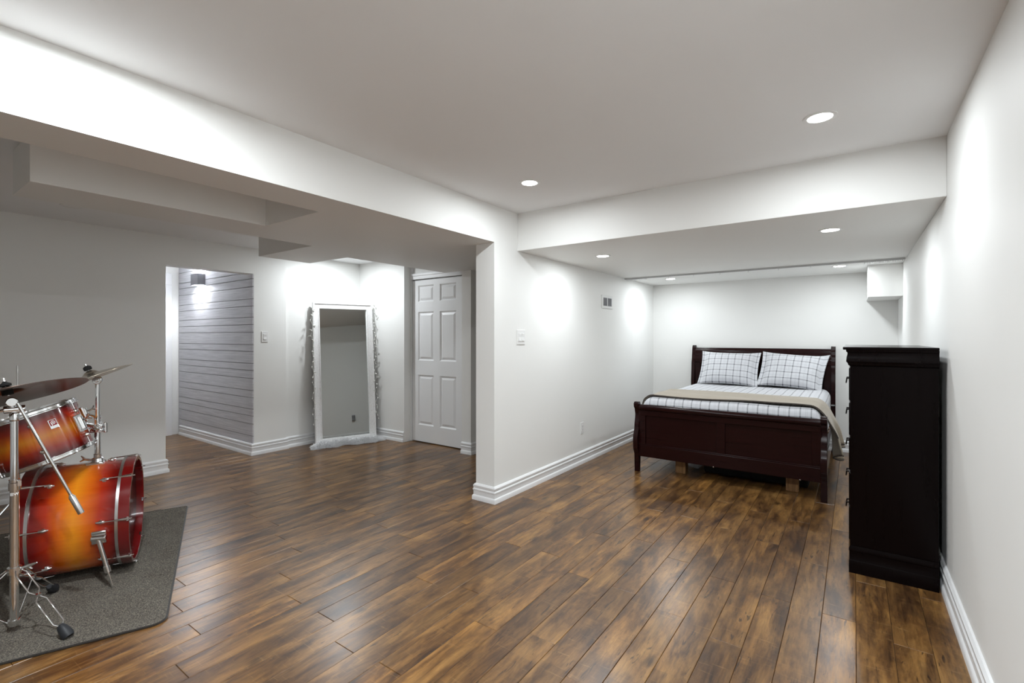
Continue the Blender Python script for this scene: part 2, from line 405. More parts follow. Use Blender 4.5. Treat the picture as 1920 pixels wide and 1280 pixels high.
baseboards([(-3.452, YF), (-3.452, YD), (-3.586, YD)], ['baseboard_passage', 'baseboard_door_right'])
baseboards([(-4.536, YD), (XL2, YD), (XL2, 3.0), (XL, 3.0), (XL, YS-.013), (-7.33, YS-.013)],
           ['baseboard_door_left', 'baseboard_niche', 'baseboard_jog', 'baseboard_switch', 'baseboard_hall'])
baseboards([(XL-.15, 1.80), (XL, 1.80), (XL, YREAR), (XR, YREAR)], ['baseboard_opening', 'baseboard_left', 'baseboard_rear'])

# six panel doors
def door(name, label, loc, rotz, W=.74, H=2.035, casing=.06, left_only=False):
    t = thing(name, label, None, loc, rotz, None, 'structure')
    y0, y1 = 0.0, .036
    st, mu = .100, .105; pw = (W-2*st-mu)/2
    rows = [(.216, .836), (1.013, 1.613), (1.737, 1.94)]
    lf = MB().box(0, W, .016, y1, .012, H)
    xs = [0, st, st+pw, st+pw+mu, W-st, W]
    lf.box(0, st, y0, .017, .012, H); lf.box(W-st, W, y0, .017, .012, H); lf.box(st+pw, st+pw+mu, y0, .017, .012, H)
    zz = [.012]+[z for r in rows for z in r]+[H]
    for k in range(0, len(zz), 2):
        for a in (st, st+pw+mu): lf.box(a, a+pw, y0, .017, zz[k], zz[k+1])
    leaf = lf.build('leaf', 'trim', t)
    for (a, b) in rows:
        for x in (st, st+pw+mu):
            p = MB(); x0, x1 = x, x+pw
            ring = [(x0, a, .001), (x0+.014, a+.014, .014), (x0+.020, a+.020, .014), (x0+.045, a+.045, .003)]
            base = 0
            for (xa, za, yy) in ring:
                xb, zb = x1-(xa-x0), b-(za-a)
                p.v += [(xa, yy, za), (xb, yy, za), (xb, yy, zb), (xa, yy, zb)]
            for k in range(3):
                for j in range(4): p.f.append((4*k+j, 4*k+(j+1) % 4, 4*k+4+(j+1) % 4, 4*k+4+j))
            p.f.append((12, 13, 14, 15)); p.build('raised_panel', 'trim', leaf)
    return t, W, H
t, W, H = door('door_1', 'closed white six panel door under the soffit', (-4.513, YD+.118, 0), 0, .835, 2.005)
MB().box(-.023, -.006, -.020, .03, 0, 2.04).build('casing', 'trim', t, bevel=.003)
MB().box(-.023, .012, -.022, .005, 2.018, 2.16).build('casing', 'trim', t, bevel=.003)
MB().box(.837, .927, -.012, .03, 0, 2.04).build('jamb', 'trim', t)
hc = MB().box(.012, .927, -.022, .004, 2.018, 2.075).box(.012, .927, -.030, .004, 2.060, 2.090); hc.build('head_casing', 'trim', t, bevel=.003)
MB().box(-.02, .92, .040, .050, 0, 2.04).build('stop', 'trim', t)
t, W, H = door('door_2', 'white panel door at the end of the hallway', (-7.375, 1.62, 0), R(90), .80, 1.985)
MB().box(.80, .91, -.02, .005, 0, 1.99).build('casing', 'trim', t, bevel=.004)
MB().box(-.08, .0, -.02, .005, 0, 1.99).build('casing', 'trim', t, bevel=.004)
MB().box(-.08, .91, -.02, .005, 1.99, 2.14).build('casing', 'trim', t, bevel=.004)

# ------------------------------------------------------------------ floor boards
fl = thing('floor', 'glossy dark brown plank floor with knots and mottled grain', None, (0, 0, 0), 0, None, 'structure')
slab = MB().box(-7.5, XR, YREAR, YF, -.12, -.011).build('subfloor', 'slab', fl)
PWID, PLEN = .1295, 1.22
ck, sk = math.cos(R(YAW)), math.sin(R(YAW))
def seen(x, y):
    d = -x*sk+y*ck
    if d < .3: return False
    u = (x*ck+y*sk)/d; px = 960+u*896; py = 632+1.3/d*896
    if not (-20 < px < 1940 and py < 1330): return False
    return True
def hidden(x, y):
    if y > YS and x < XL: return True
    if y > YD+.1 and x < -3.5: return True
    if x < XL and y < 1.8 and not (y > 1.62 and x < -6.4): return True
    if -3.5 < x < XD1 and y > 3.2: return True
    return False
def plank_mb(L, W=PWID):
    g, c = .0006, .0016; b = MB()
    x, y = W/2-g, L/2-g
    for (dx, z) in ((0, -.010), (0, -c), (c, 0)):
        b.v += [(-x+dx, -y+dx, z), (x-dx, -y+dx, z), (x-dx, y-dx, z), (-x+dx, y-dx, z)]
    for k in range(2):
        for j in range(4): b.f.append((4*k+j, 4*k+(j+1) % 4, 4*k+4+(j+1) % 4, 4*k+4+j))
    b.f.append((8, 9, 10, 11)); return b
cache = {}; rest = MB(); cand = []
row = 0; x = XR-PWID*.42
while x > -7.5:
    yoff = (row*0.47+random.uniform(-.08, .08)) % 1.0*PLEN
    y = YREAR-yoff
    while y < YF:
        a, b = max(y, YREAR), min(y+PLEN, YF); y += PLEN
        if b-a < .05: continue
        cx_, cy_ = x, (a+b)/2
        samp = [(cx_, a+(b-a)*k/6) for k in range(7)]
        vis = [p for p in samp if seen(*p) and not hidden(*p)]
        dist = min(((p[0]**2+p[1]**2)**.5 for p in vis), default=1e9)
        if vis: cand.append((dist/max(1, len(vis)), cx_, cy_, b-a))
        else: cand.append((1e6, cx_, cy_, b-a))
    x -= PWID; row += 1
cand.sort()
n_ind = 0
for (k, cx_, cy_, L) in cand:
    if k < 1e5 and n_ind < 298:
        key = round(L, 3)
        if key not in cache: cache[key] = plank_mb(L).mesh('plank', 'floor')
        o = bpy.data.objects.new('plank', cache[key]); COL.objects.link(o); o.parent = fl; o.location = (cx_, cy_, 0); n_ind += 1
    else:
        pb = plank_mb(L); i = len(rest.v)
        rest.v += [(vx+cx_, vy+cy_, vz) for vx, vy, vz in pb.v]; rest.f += [tuple(i+q for q in f) for f in pb.f]
if rest.v:
    o = rest.build('plank_field', 'floor', fl); o['kind'] = 'stuff'
print('planks', n_ind, len(cand))

# ------------------------------------------------------------------ recessed lights
def pot(loc, label, power, r=.062, on=True, spread=178, off=False):
    sfx = '_offscreen' if off else ''
    t = thing('recessed_light'+sfx, label, 'light', loc, 0, 'round recessed ceiling lights')
    MB().lathe([(r*.80, -.001), (r*.84, -.004), (r*1.05, -.005), (r*1.12, -.003), (r*1.13, 0.001)], 32).build('trim_ring', 'plastic', t, 40)
    MB().disc((0, 0, -.0025), (0, 0, -1), r*.84, 32).build('lens', 'lens' if on else 'plastic', t)
    if on:
        ld = bpy.data.lights.new('led'+sfx, 'AREA'); ld.shape = 'DISK'; ld.size = r*1.6; ld.energy = power; ld.spread = R(spread); ld.color = LED
        lo = bpy.data.objects.new('led'+sfx, ld); COL.objects.link(lo); lo.parent = t; lo.location = (0, 0, -.007)
    return t
pot((-1.76, 2.66, ZC), 'lit recessed light in the main ceiling, close to the long beam', P_MAIN)
pot((-.13, 2.66, ZC), 'lit recessed light in the main ceiling, toward the plain wall behind the dresser', P_MAIN)
pot((-1.81, 3.91, ZA), 'lit recessed light in the lowered ceiling beside the partition wall, before the curtain track', P_ALC)
pot((-.13, 3.85, ZA), 'lit recessed light in the lowered ceiling above the dresser', P_ALC)
pot((-1.84, 5.93, ZA), 'lit recessed light behind the curtain track, over the headboard corner', P_ALC)
pot((-.12, 5.86, ZA), 'lit recessed light behind the curtain track, next to the boxed pipe', P_ALC)
pot((-4.90, 3.42, ZL), 'recessed light above the leaning mirror, hidden by the soffit', P_NICHE)
pot((-4.75, .99, ZL), 'switched-off recessed light above the drums', 0, on=False)
# the next row of the same ceiling lights, just above the frame: its glow shows on the long beam
pot((-1.76, .42, ZC), 'recessed light in the main ceiling above the open floor, next to the beam', P_OPEN, off=True)
pot((-.13, .42, ZC), 'recessed light in the main ceiling above the open floor, by the plain wall', P_OPEN, off=True)

# hallway sconce
t = thing('wall_sconce', 'grey box wall sconce shining up and down the board wall', 'wall lamp', (-6.68, YS-.012, 2.02))
sc = MB()
sc.box(-.105, .105, -.008, 0, -.07, .07); sc.box(-.105, .105, -.085, -.077, -.07, .07); sc.box(-.105, -.097, -.077, -.008, -.07, .07); sc.box(.097, .105, -.077, -.008, -.07, .07)
sc.build('housing', 'sconce', t, bevel=.002)
for sgn in (1, -1):
    MB().box(-.09, .09, -.075, -.01, sgn*.045-.004, sgn*.045+.004).build('glow_panel', 'sconce_glow', t)
    ld = bpy.data.lights.new('led', 'AREA'); ld.shape = 'RECTANGLE'; ld.size = .16; ld.size_y = .05; ld.energy = P_SC; ld.color = (.92, .96, 1)
    lo = bpy.data.objects.new('led', ld); COL.objects.link(lo); lo.parent = t; lo.location = (0, -.043, sgn*.052)
    lo.rotation_euler = (R(180) if sgn > 0 else 0, 0, 0)

# curtain track across the alcove ceiling
t = thing('curtain_track', 'thin white ceiling curtain track with bunched gliders at both ends', 'curtain track', (0, 5.56, ZA))
tr = MB().box(XD1+.01, XR-.01, -.012, .012, -.012, 0); tr.box(XD1+.01, XR-.01, -.012, -.009, -.018, -.010); tr.box(XD1+.01, XR-.01, .009, .012, -.018, -.010)
tr.build('rail', 'chrome_dull', t)
gm = None
xs = [XD1+.03+.012*k for k in range(22)]+[XR-.03-.012*k for k in range(24)]+[-1.75+.28*k for k in range(6)]
for gx in xs:
    if gm is None:
        g = MB().box(-.0035, .0035, -.007, .007, -.022, -.012); g.tube([(0, 0, -.022), (0, 0, -.030), (0, .005, -.034), (0, .005, -.028)], .0016, 6); gm = g.mesh('glider', 'chrome_dull')
    o = bpy.data.objects.new('glider', gm); COL.objects.link(o); o.parent = t; o.location = (gx, random.uniform(-.002, .002), 0); o.rotation_euler = (0, 0, random.uniform(-.5, .5))

# wall plates: local x along wall, local y out of the wall is -y
def plate(name, label, cat, loc, rotz, w, h):
    t = thing(name, label, cat, loc, rotz)
    MB().box(-w/2, w/2, -.006, 0, -h/2, h/2).build('plate', 'plastic', t, bevel=.002); return t
def rocker(t, x):
    f = MB().box(x-.018, x+.018, -.0075, -.005, -.035, .035).build('switch_frame', 'plastic', t)
    MB().prism([(-.0075, -.032), (-.013, -.030), (-.0078, 0), (-.010, .030), (-.0075, .032)], (x, 0, 0), (0, 1, 0), (0, 0, 1), (1, 0, 0), -.016, .016).build('rocker', 'plastic', t)
def recept(t):
    f = MB().box(-.0175, .0175, -.008, -.005, -.034, .034).build('receptacle', 'plastic', t, bevel=.001)
    for z in (-.017, .017):
        for x in (-.006, .006): MB().box(x-.001, x+.001, -.0085, -.007, z-.004, z+.004).build('slot', 'slot', f)
t = plate('light_switch', 'double white light switch on the partition wall', 'light switch', (XD1, 3.325, 1.30), R(90), .118, .122); rocker(t, -.024); rocker(t, .024)
t = plate('light_switch', 'single white light switch beside the hallway opening', 'light switch', (XL, 2.75, 1.305), R(90), .074, .120); rocker(t, 0)
t = plate('wall_outlet', 'white outlet low on the partition wall near the bed', 'outlet', (XD1, 4.44, .362), R(90), .072, .118); recept(t)
t = plate('wall_outlet', 'outlet with a grey plugged-in adapter on the wall facing the mirror', 'outlet', (XD0, 3.50, .40), R(-90), .072, .118); recept(t)
MB().box(-.026, .026, -.045, -.008, -.055, .035).build('adapter', 'vent_shade_adapter', t, bevel=.006)
# air register
t = thing('air_register', 'small white wall air register with louvres over two panels painted as cavity shade', 'vent', (XD1, 5.055, 1.70), R(90))
fr = MB().box(-.145, .145, -.008, 0, -.075, .075).build('frame', 'plastic', t, bevel=.004)
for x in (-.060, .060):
    MB().box(x-.048, x+.048, -.0095, -.006, -.045, .045).build('cavity_shade_panel', 'vent_shade_adapter', t)  # solid sheet, the shade of an open cavity put into its colour
    for k in range(9):
        MB().obox((x, -.011, -.040+.010*k), (1, 0, 0), (0, .8, .6), (0, -.6, .8), .048, .003, .0007).build('louvre', 'sconce', t)

# ------------------------------------------------------------------ leaning mirror
def mirror():
    bl = Vector((-5.18, 3.245, .0037)); br = Vector((-4.93, 3.93, .0037))
    ax = (br-bl); Wm = ax.length; ax.normalize(); nrm = Vector((ax.y, -ax.x, 0))   # toward the room
    lean = .175; Hm = 1.725; up = (Vector((0, 0, 1))*Hm-nrm*lean).normalized(); out = ax.cross(up).normalized()
    if out.dot(nrm) < 0: out = -out
    t = thing('floor_mirror', 'tall mirror in a distressed white frame leaning in the corner', 'mirror', tuple((bl+br)/2))
    o = bl-(bl+br)/2; L = math.hypot(Hm, lean); F = .078
    def bar(a0, a1, b0, b1, name='frame_bar', d0=-.04, d1=.0):
        b = MB(); b.obox(o+ax*(a0+a1)/2+up*(b0+b1)/2+out*(d0+d1)/2, ax, up, out, abs(a1-a0)/2, abs(b1-b0)/2, abs(d1-d0)/2)
        return b.build(name, FR, t, bevel=.004)
    tt = NT('distressed_white'); g = tt.noise(tt.vmap(tt.obj(), (30, 30, 30)), 2.0, 5, .7)
    tt.set(tt.b, 'Base Color', tt.ramp(g, [(.28, srgb(196, 192, 186)), (.42, srgb(226, 225, 224)), (.7, srgb(236, 236, 236))])); tt.b.inputs['Roughness'].default_value = .6; tt.bump(g, .3, .002)
    FR = tt.m
    bar(0, F, 0, L); bar(Wm-F, Wm, 0, L); bar(F, Wm-F, L-F, L); bar(F, Wm-F, 0, F)
    bar(0, .022, 0, L, 'frame_bead', 0, .010); bar(Wm-.022, Wm, 0, L, 'frame_bead', 0, .010); bar(.022, Wm-.022, L-.022, L, 'frame_bead', 0, .010)
    bar(F-.012, F, F, L-F, 'inner_bead', 0, .006); bar(Wm-F, Wm-F+.012, F, L-F, 'inner_bead', 0, .006); bar(F, Wm-F, L-F, L-F+.012, 'inner_bead', 0, .006); bar(F, Wm-F, F-.012, F, 'inner_bead', 0, .006)
    # bevelled strip in the glass at the top edge and the glass itself
    b = MB(); b.obox(o+ax*Wm/2+up*L/2+out*(-.022), ax, up, out, Wm/2-F+.002, L/2-F+.002, .004); b.build('glass', 'mirror', t)
    b = MB(); b.obox(o+ax*Wm/2+up*L/2+out*(-.036), ax, up, out, Wm/2-.01, L/2-.01, .004); b.build('back_board', 'slot', t)
    return bl, br, ax, up, out, nrm, Wm, L
bl, br, max_, mup, mout, mnrm, MW, ML = mirror()
# string of tiny clear lights hung round the frame
t = thing('string_lights', 'clear string of tiny unlit lights hung around the mirror frame', 'string lights', tuple(bl))
def wob(base, n, sgn):
    pts = []
    for k in range(n+1):
        f = k/n
        pts.append(base+mup*(ML*(1.01-.86*f))+max_*(sgn*(.012+.014*math.sin(k*2.1)+.008*random.uniform(-1, 1)))+mout*(.006+.012*random.random()))
    return pts
rp = wob(max_*MW, 34, 1); lp = wob(Vector((0, 0, 0)), 24, -1)
topp = [mup*(ML+.008)+max_*(MW*f)+mout*(.01*random.random()-.015) for f in [k/8 for k in range(9)]]
wire = MB().tube(list(reversed(lp))+topp+rp, .0022, 6).build('wire', plain('clear_wire', srgb(206, 206, 202), .35), t, True)
bm_ = MB().ball((0, 0, 0), .006, 8, (1, 1, 1.8)).mesh('bulb', plain('clear_bulb', srgb(232, 232, 226), .15), True)
lf = MB(); lf.tube([(0, 0, 0), (0, .016, .010), (0, .034, .004)], [.0015, .0055, .001], 6); lfm = lf.mesh('leaf', plain('pale_leaf', srgb(198, 200, 192), .5), True)
for p in rp[1:]+lp[2:]:
    for me, nm in ((bm_, 'bulb'),) + (((lfm, 'leaf'),) if random.random() < .6 else ()):
        o = bpy.data.objects.new(nm, me); COL.objects.link(o); o.parent = t; o.location = p+mout*.006
        o.rotation_euler = (random.uniform(-1, 1), random.uniform(-1, 1), random.uniform(-3, 3))
# white fur throw along the foot of the mirror
fc = (bl+br)/2
fc.z = 0
t = thing('fur_throw', 'white faux fur strip lying at the foot of the mirror', 'fur rug', tuple(fc), math.atan2(max_.y, max_.x))
def furP(u, v):
    x = (u-.5)*(MW+.13); e = min(1, min(u, 1-u)*9)
    wd_ = .085+.025*math.sin(u*11)+.02*math.sin(u*23+1)
    yy = -.0-(v)*(.045+wd_); h = .062*math.sin(math.pi*min(1, v*.9+.12))*math.sqrt(max(e, .02))+.003
    return (x, yy+.02, h)
b = MB().grid(furP, 40, 10)
b.grid(lambda u, v: (furP(u, v)[0], furP(u, v)[1], .002), 40, 10)
b.build('hide', 'fur', t, True)
b = MB(); rnd = random.Random(3)
for k in range(4200):
    u, v = rnd.random(), rnd.random()**.22; p = Vector(furP(u, v))
    d = Vector((rnd.uniform(-.6, .6)+(-.8 if u < .06 else .8 if u > .94 else 0), -.25-1.1*v+rnd.uniform(-.5, .4), .9-.8*v+rnd.uniform(-.3, .4))).normalized()
    L = rnd.uniform(.022, .058); q = p+d*L
    if q.z < .001: q.z = .001
    a, c, _ = frame(d); i = len(b.v); r = .0028
    b.v += [tuple(p+a*r), tuple(p-a*r*.5+c*r*.87), tuple(p-a*r*.5-c*r*.87), tuple(q)]
    b.f += [(i, i+1, i+3), (i+1, i+2, i+3), (i+2, i, i+3)]
b.build('pile', 'fur', t)['kind'] = 'stuff'

# ------------------------------------------------------------------ bed
BX, BY = -.955, 4.50
def post_prof(spec):
    """spec rows (z, ycentre, halfwidth) -> closed (y,z) outline"""
    n = 6; rows = []
    for k in range(len(spec)-1):
        for j in range(n):
            f = j/n; f = f*f*(3-2*f)
            rows.append(tuple(spec[k][i]+(spec[k+1][i]-spec[k][i])*(f if i else j/n) for i in range(3)))
    rows.append(spec[-1])
    return [(c-h, z) for z, c, h in rows]+[(c+h, z) for z, c, h in reversed(rows)]
bed = thing('bed', 'dark cherry wooden sleigh bed with curved head and foot boards', 'bed', (BX, BY, 0))
HWB = .785
fspec = [(0, .0, .020), (.16, .0, .027), (.24, -.018, .040), (.32, -.022, .040), (.44, .0, .027), (.55, .018, .022), (.60, .008, .026), (.632, -.006, .036), (.655, -.010, .036), (.675, -.008, .022)]
for s in (-1, 1):
    b = MB().prism(post_prof(fspec), (s*(HWB-.0225), 0, 0), (0, 1, 0), (0, 0, 1), (1, 0, 0), -.0225, .0225)
    b.build('foot_post', 'cherry', bed, 30, .004)
fb = MB().box(-HWB+.04, HWB-.04, .004, .022, .15, .60).build('foot_panel', 'cherry', bed)
MB().box(-HWB+.04, HWB-.04, -.018, .008, .15, .265).build('bottom_rail', 'cherry', bed, bevel=.004)
MB().box(-HWB+.04, HWB-.04, -.012, .008, .265, .275).build('rail_bead', 'cherry', bed, bevel=.003)
MB().box(-HWB+.04, HWB-.04, -.014, .008, .545, .60).build('upper_rail', 'cherry', bed, bevel=.004)
for x in (-HWB+.07, 0, HWB-.07): MB().box(x-.035, x+.035, -.012, .008, .272, .55).build('stile', 'cherry', bed, bevel=.004)
b = MB().prism([(.030*math.cos(a*math.pi/12)-.004, .030*math.sin(a*math.pi/12)) for a in range(24)], (0, 0, .622), (0, 1, 0), (0, 0, 1), (1, 0, 0), -HWB+.04, HWB-.04)
b.build('scroll_rail', 'cherry', bed, 30)
HY = 2.005
hspec = [(0, 0, .022), (.25, 0, .03), (.5, 0, .036), (.72, -.012, .034), (.95, .004, .03), (1.05, .03, .032), (1.12, .05, .038), (1.165, .055, .034), (1.195, .052, .016)]
for s in (-1, 1):
    b = MB().prism(post_prof(hspec), (s*(HWB-.022), HY, 0), (0, 1, 0), (0, 0, 1), (1, 0, 0), -.022, .022); b.build('head_post', 'cherry', bed, 30, .004)
MB().box(-HWB+.04, HWB-.04, HY-.004, HY+.014, .30, 1.06).build('head_panel', 'cherry', bed)
hr = MB().prism(post_prof([(.99, HY+.012, .018), (1.03, HY+.022, .030), (1.08, HY+.040, .036), (1.13, HY+.050, .034), (1.165, HY+.050, .014)]), (0, 0, 0), (0, 1, 0), (0, 0, 1), (1, 0, 0), -HWB+.04, HWB-.04)
hr.build('scroll_rail', 'cherry', bed, 30)
MB().box(-HWB+.04, HWB-.04, HY-.014, HY, .97, .99).build('rail_bead', 'cherry', bed, bevel=.004)
for x in (-HWB+.075, HWB-.075): MB().box(x-.04, x+.04, HY-.014, HY, .40, .985).build('stile', 'cherry', bed, bevel=.004)
for s in (-1, 1):
    MB().box(s*(HWB-.022)-.014, s*(HWB-.022)+.014, .01, HY, .20, .36).build('side_rail', 'cherry', bed, bevel=.004)
    MB().box(s*(HWB-.022)-.018, s*(HWB-.022)+.018, HY-.06, HY-.03, .53, .545).build('bracket', 'chrome', bed)
for k in range(9): MB().box(-HWB+.035, HWB-.035, .12+k*.22, .21+k*.22, .335, .355).build('slat', 'block', bed)
for x in (-.395, .530): MB().box(x-.047, x+.047, .15, .24, 0, .335).build('support_leg', 'block', bed, bevel=.003)
MB().box(-.06, .03, 1.22, 1.31, 0, .335).build('support_leg', 'block', bed, bevel=.003)
for (x, y) in ((-.06, .0), (.60, .0)): MB().ball((x, -.012, .151), .008, 8).build('bolt_cap', 'chrome', bed, True)

# mattress in a fitted plaid sheet, and the blanket draped over it
MZ, MHW, MY0, MY1, MB0 = .715, .739, 4.585, 6.470, .36
def fold(s, half, r):
    """arc length -> (outward position, drop)"""
    a = abs(s); sg = 1 if s >= 0 else -1; flat = half-r
    if a <= flat: return s, 0.0
    q = a-flat; arc = r*math.pi/2
    if q < arc: th = q/r; return sg*(flat+r*math.sin(th)), r*(1-math.cos(th))
    return sg*half, r+q-arc
def drape(s, t, grow=0.0, r=.085, low=MB0):
    hy = (MY1-MY0)/2+grow; cy = (MY0+MY1)/2
    xx, dx = fold(s, MHW+grow, r+grow); yy, dy = fold(t-cy, hy, r*.8+grow)
    z = MZ+grow-max(dx, dy)-min(dx, dy)*.35
    return xx, yy+cy, max(z, low)
t = thing('mattress', 'thick mattress in a white and charcoal plaid sheet on the sleigh bed', 'mattress', (BX, 0, 0))
S0 = MHW+.36; T0, T1 = MY0-.34, MY1+.30
def mP(u, v):
    s = -S0+2*S0*u; tt = T0+(T1-T0)*v; x, y, z = drape(s, tt)
    if z > MB0+.02: z += .006*noise.noise((x*4, y*4, 1))-.010*math.exp(-((y-6.1)/.3)**2)*0
    return (x, y, z)
b = MB().grid(mP, 110, 130, lambda u, v: (-S0+2*S0*u, T0+(T1-T0)*v)); b.build('sheet', 'plaid', t, True)
MB().box(-MHW+.012, MHW-.012, MY0+.012, MY1-.012, .356, MZ-.09).build('core', 'plastic', t)
# blanket
t = thing('blanket', 'beige fleece blanket with dark hem folded across the foot of the bed', 'blanket', (BX, 0, 0))
SL, SRt = MHW+.22, MHW+.40
def bP(u, v, g=.012):
    s = -SL+(SL+SRt)*u
    y0 = MY0+.055+.012*math.sin(s*5); y1 = 5.26+.04*s+.02*math.sin(s*3+1)
    tt = y0+(y1-y0)*v
    x, y, z = drape(s, tt, g, .085, .02)
    hang = max(0, abs(s)-MHW)
    if hang > 0:
        sg = 1 if s > 0 else -1
        flare = hang*(.05+.32*(.5+.5*math.sin(v*19+1.3))*min(1, hang*4))*(1.0 if sg > 0 else .30)
        q_ = min(1, hang/.22); x += sg*(flare*.55+.045*q_*q_*(3-2*q_)*(1 if sg > 0 else .3)); y += hang*.10*math.sin(v*14)+hang*(.10+v*.25)*(1 if sg > 0 else .2); z += hang*.10*math.sin(v*9+2)
    else: z += .006*noise.noise((x*3, y*7, 4))+.004*math.sin(v*9+x*4)
    return (x, y, z)
b = MB().grid(lambda u, v: bP(u, v, .022), 120, 44, lambda u, v: (u, v))
o = b.build('fleece', 'blanket', t, 60); m_ = o.modifiers.new('thick', 'SOLIDIFY'); m_.thickness = .010; m_.offset = -1
hp = [Vector(bP(k/120, 0, .019))+Vector((0, -.003, 0)) for k in range(6, 112)]
MB().tube(hp, .0065, 8).build('hem', 'hem', t, True)
hp = [Vector(bP(1, k/40, .019)) for k in range(41)]
MB().tube(hp, .006, 8).build('hem', 'hem', t, True)

# pillows
def pillow(label, x, seed, w_, h_, T, rot, tilt, yaw, flap):
    t = thing('pillow', label, 'pillow', (x, 6.235 if not flap else 6.225, MZ+.002), R(yaw))
    rn = random.Random(seed); fl_ = .045
    cz = Matrix.Rotation(R(tilt), 3, 'X'); cr = Matrix.Rotation(R(rot), 3, 'Y')
    def P(side):
        def f(u, v):
            a, c = u*2-1, v*2-1
            xx = a*w_/2; zz = c*h_/2
            ai = min(1, abs(a)*w_/2/(w_/2-fl_)); ci = min(1, abs(c))
            puff = max(0, (1-ai**2.6))**.55*max(0, (1-ci**2.6))**.55
            pinch = 1-.07*(a*a)*(1-c*c); pin2 = 1-.06*(c*c)*(1-a*a)
            xx *= 1-.05*(1-c*c)*abs(a); zz *= 1-.10*(1-a*a)*abs(c)
            y = -side*(T*puff+.004)
            n_ = noise.noise((a*2+seed, c*2, side)); y += -side*.012*n_*puff
            if flap and a > .72:
                q = (a-.72)/.28; y -= .05*q*q*(c+.3); xx += .02*q*c; zz -= .035*q*q*(c*.6)
            if flap and a > .55 and c < -.2: y += .02*math.sin(a*30)*(a-.55)
            p = cz @ (cr @ Vector((xx, y, zz+h_/2)))
            zz_ = p.z
            return (p.x, p.y, max(zz_, -.004))
        return f
    b = MB()
    b.grid(P(1), 44, 30, lambda u, v: (u*w_+.02*seed, v*h_+.03)); b.grid(lambda u, v: P(-1)(1-u, v), 44, 30, lambda u, v: (u*w_, v*h_))
    b.build('pillowcase', 'plaid', t, True)
    return t
pillow('plaid pillow against the headboard, on the partition wall side', -1.262, 1, .68, .46, .085, 1.0, -30, 0, False)
pillow('plaid pillow against the headboard with its open end folded, on the dresser side', -.605, 4, .67, .46, .085, 4.0, -32, -2, True)

# crumpled bag under the bed
b = MB(); b.ball((0, 0, .07), .09, 20, (1, .7, .8))
b.v = [tuple(Vector(v)+Vector(v).normalized()*.03*noise.noise(Vector(v)*22)) for v in b.v]
b.v = [(x, y, max(z, .001)) for x, y, z in b.v]
o = b.build('plastic_bag', 'bag', None, 20, loc=(-1.29, 4.93, 0)); tag(o, 'crumpled pale plastic bag on the floor under the bed', 'bag')
t = thing('underbed_dark_box', 'added low black box darkening the space under the middle of the bed', 'box', (-.76, 5.2, 0))  # made-up box, added to keep the space under the bed dark
MB().box(-.42, .44, -.38, .38, 0, .27).build('body', 'felt', t, bevel=.02); MB().box(-.44, .46, -.40, .40, .27, .30).build('lid', 'felt', t, bevel=.008)

# ------------------------------------------------------------------ chest of drawers
DX0, DX1, DY0, DY1, DH = -.018, .352, 3.245, 4.15, 1.246
t = thing('chest_of_drawers', 'tall espresso brown chest of drawers against the plain wall', 'dresser', ((DX0+DX1)/2, (DY0+DY1)/2, 0))
hx, hy = (DX1-DX0)/2, (DY1-DY0)/2
body = MB().box(-hx, hx, -hy, hy, .15, 1.16).build('carcass', 'espresso', t, bevel=.003)
def ringprof(name, prof, zbase):
    """moulding round front (-x) and both sides"""
    b = MB(); n = len(prof)
    for (o, z) in prof:
        b.v += [(hx, -hy-o, z+zbase), (-hx-o, -hy-o, z+zbase), (-hx-o, hy+o, z+zbase), (hx, hy+o, z+zbase)]
    for k in range(n-1):
        for j in range(4): b.f.append((4*k+j, 4*k+(j+1) % 4, 4*k+4+(j+1) % 4, 4*k+4+j))
    b.f.append((3, 2, 1, 0)); b.f.append(tuple(4*(n-1)+j for j in range(4)))
    return b.build(name, 'espresso', t, 30)
ringprof('base_plinth', [(.006, 0), (.006, .066), (.004, .070), (.003, .072), (.003, .118), (.006, .122), (.006, .134), (.001, .146), (.0, .150)], 0)
ringprof('top_moulding', [(.0, 1.140), (.008, 1.146), (.010, 1.152), (.012, 1.158), (.018, 1.166), (.016, 1.19), (.012, 1.208), (.013, 1.216), (.018, 1.222), (.019, 1.231)], 0)
MB().box(-hx-.033, hx, -hy-.020, hy+.020, 1.231, DH).build('top_slab', 'espresso', t, bevel=.003)
dz = (1.135-.165)/5
for k in range(5):
    z0, z1 = .165+k*dz+.006, .165+(k+1)*dz-.006
    dr = MB().box(-hx-.006, -hx+.01, -hy+.022, hy-.022, z0, z1).build('drawer', 'espresso', t, bevel=.005)
    zc = (z0+z1)/2+.002
    for y in (0.0,):
        h = MB(); h.box(-hx-.009, -hx-.005, y-.045, y+.045, zc-.012, zc+.012)
        for s in (-1, 1): h.cyl((-hx-.006, y+s*.034, zc+.004), (-hx-.021, y+s*.034, zc+.004), .005, n=10)
        h.tube([(-hx-.019, y-.034, zc+.004), (-hx-.022, y-.034, zc-.018), (-hx-.023, y-.02, zc-.026), (-hx-.023, y+.02, zc-.026), (-hx-.022, y+.034, zc-.018), (-hx-.019, y+.034, zc+.004)], .0035, 8)
        h.build('bail_pull', 'antique', dr, 40)

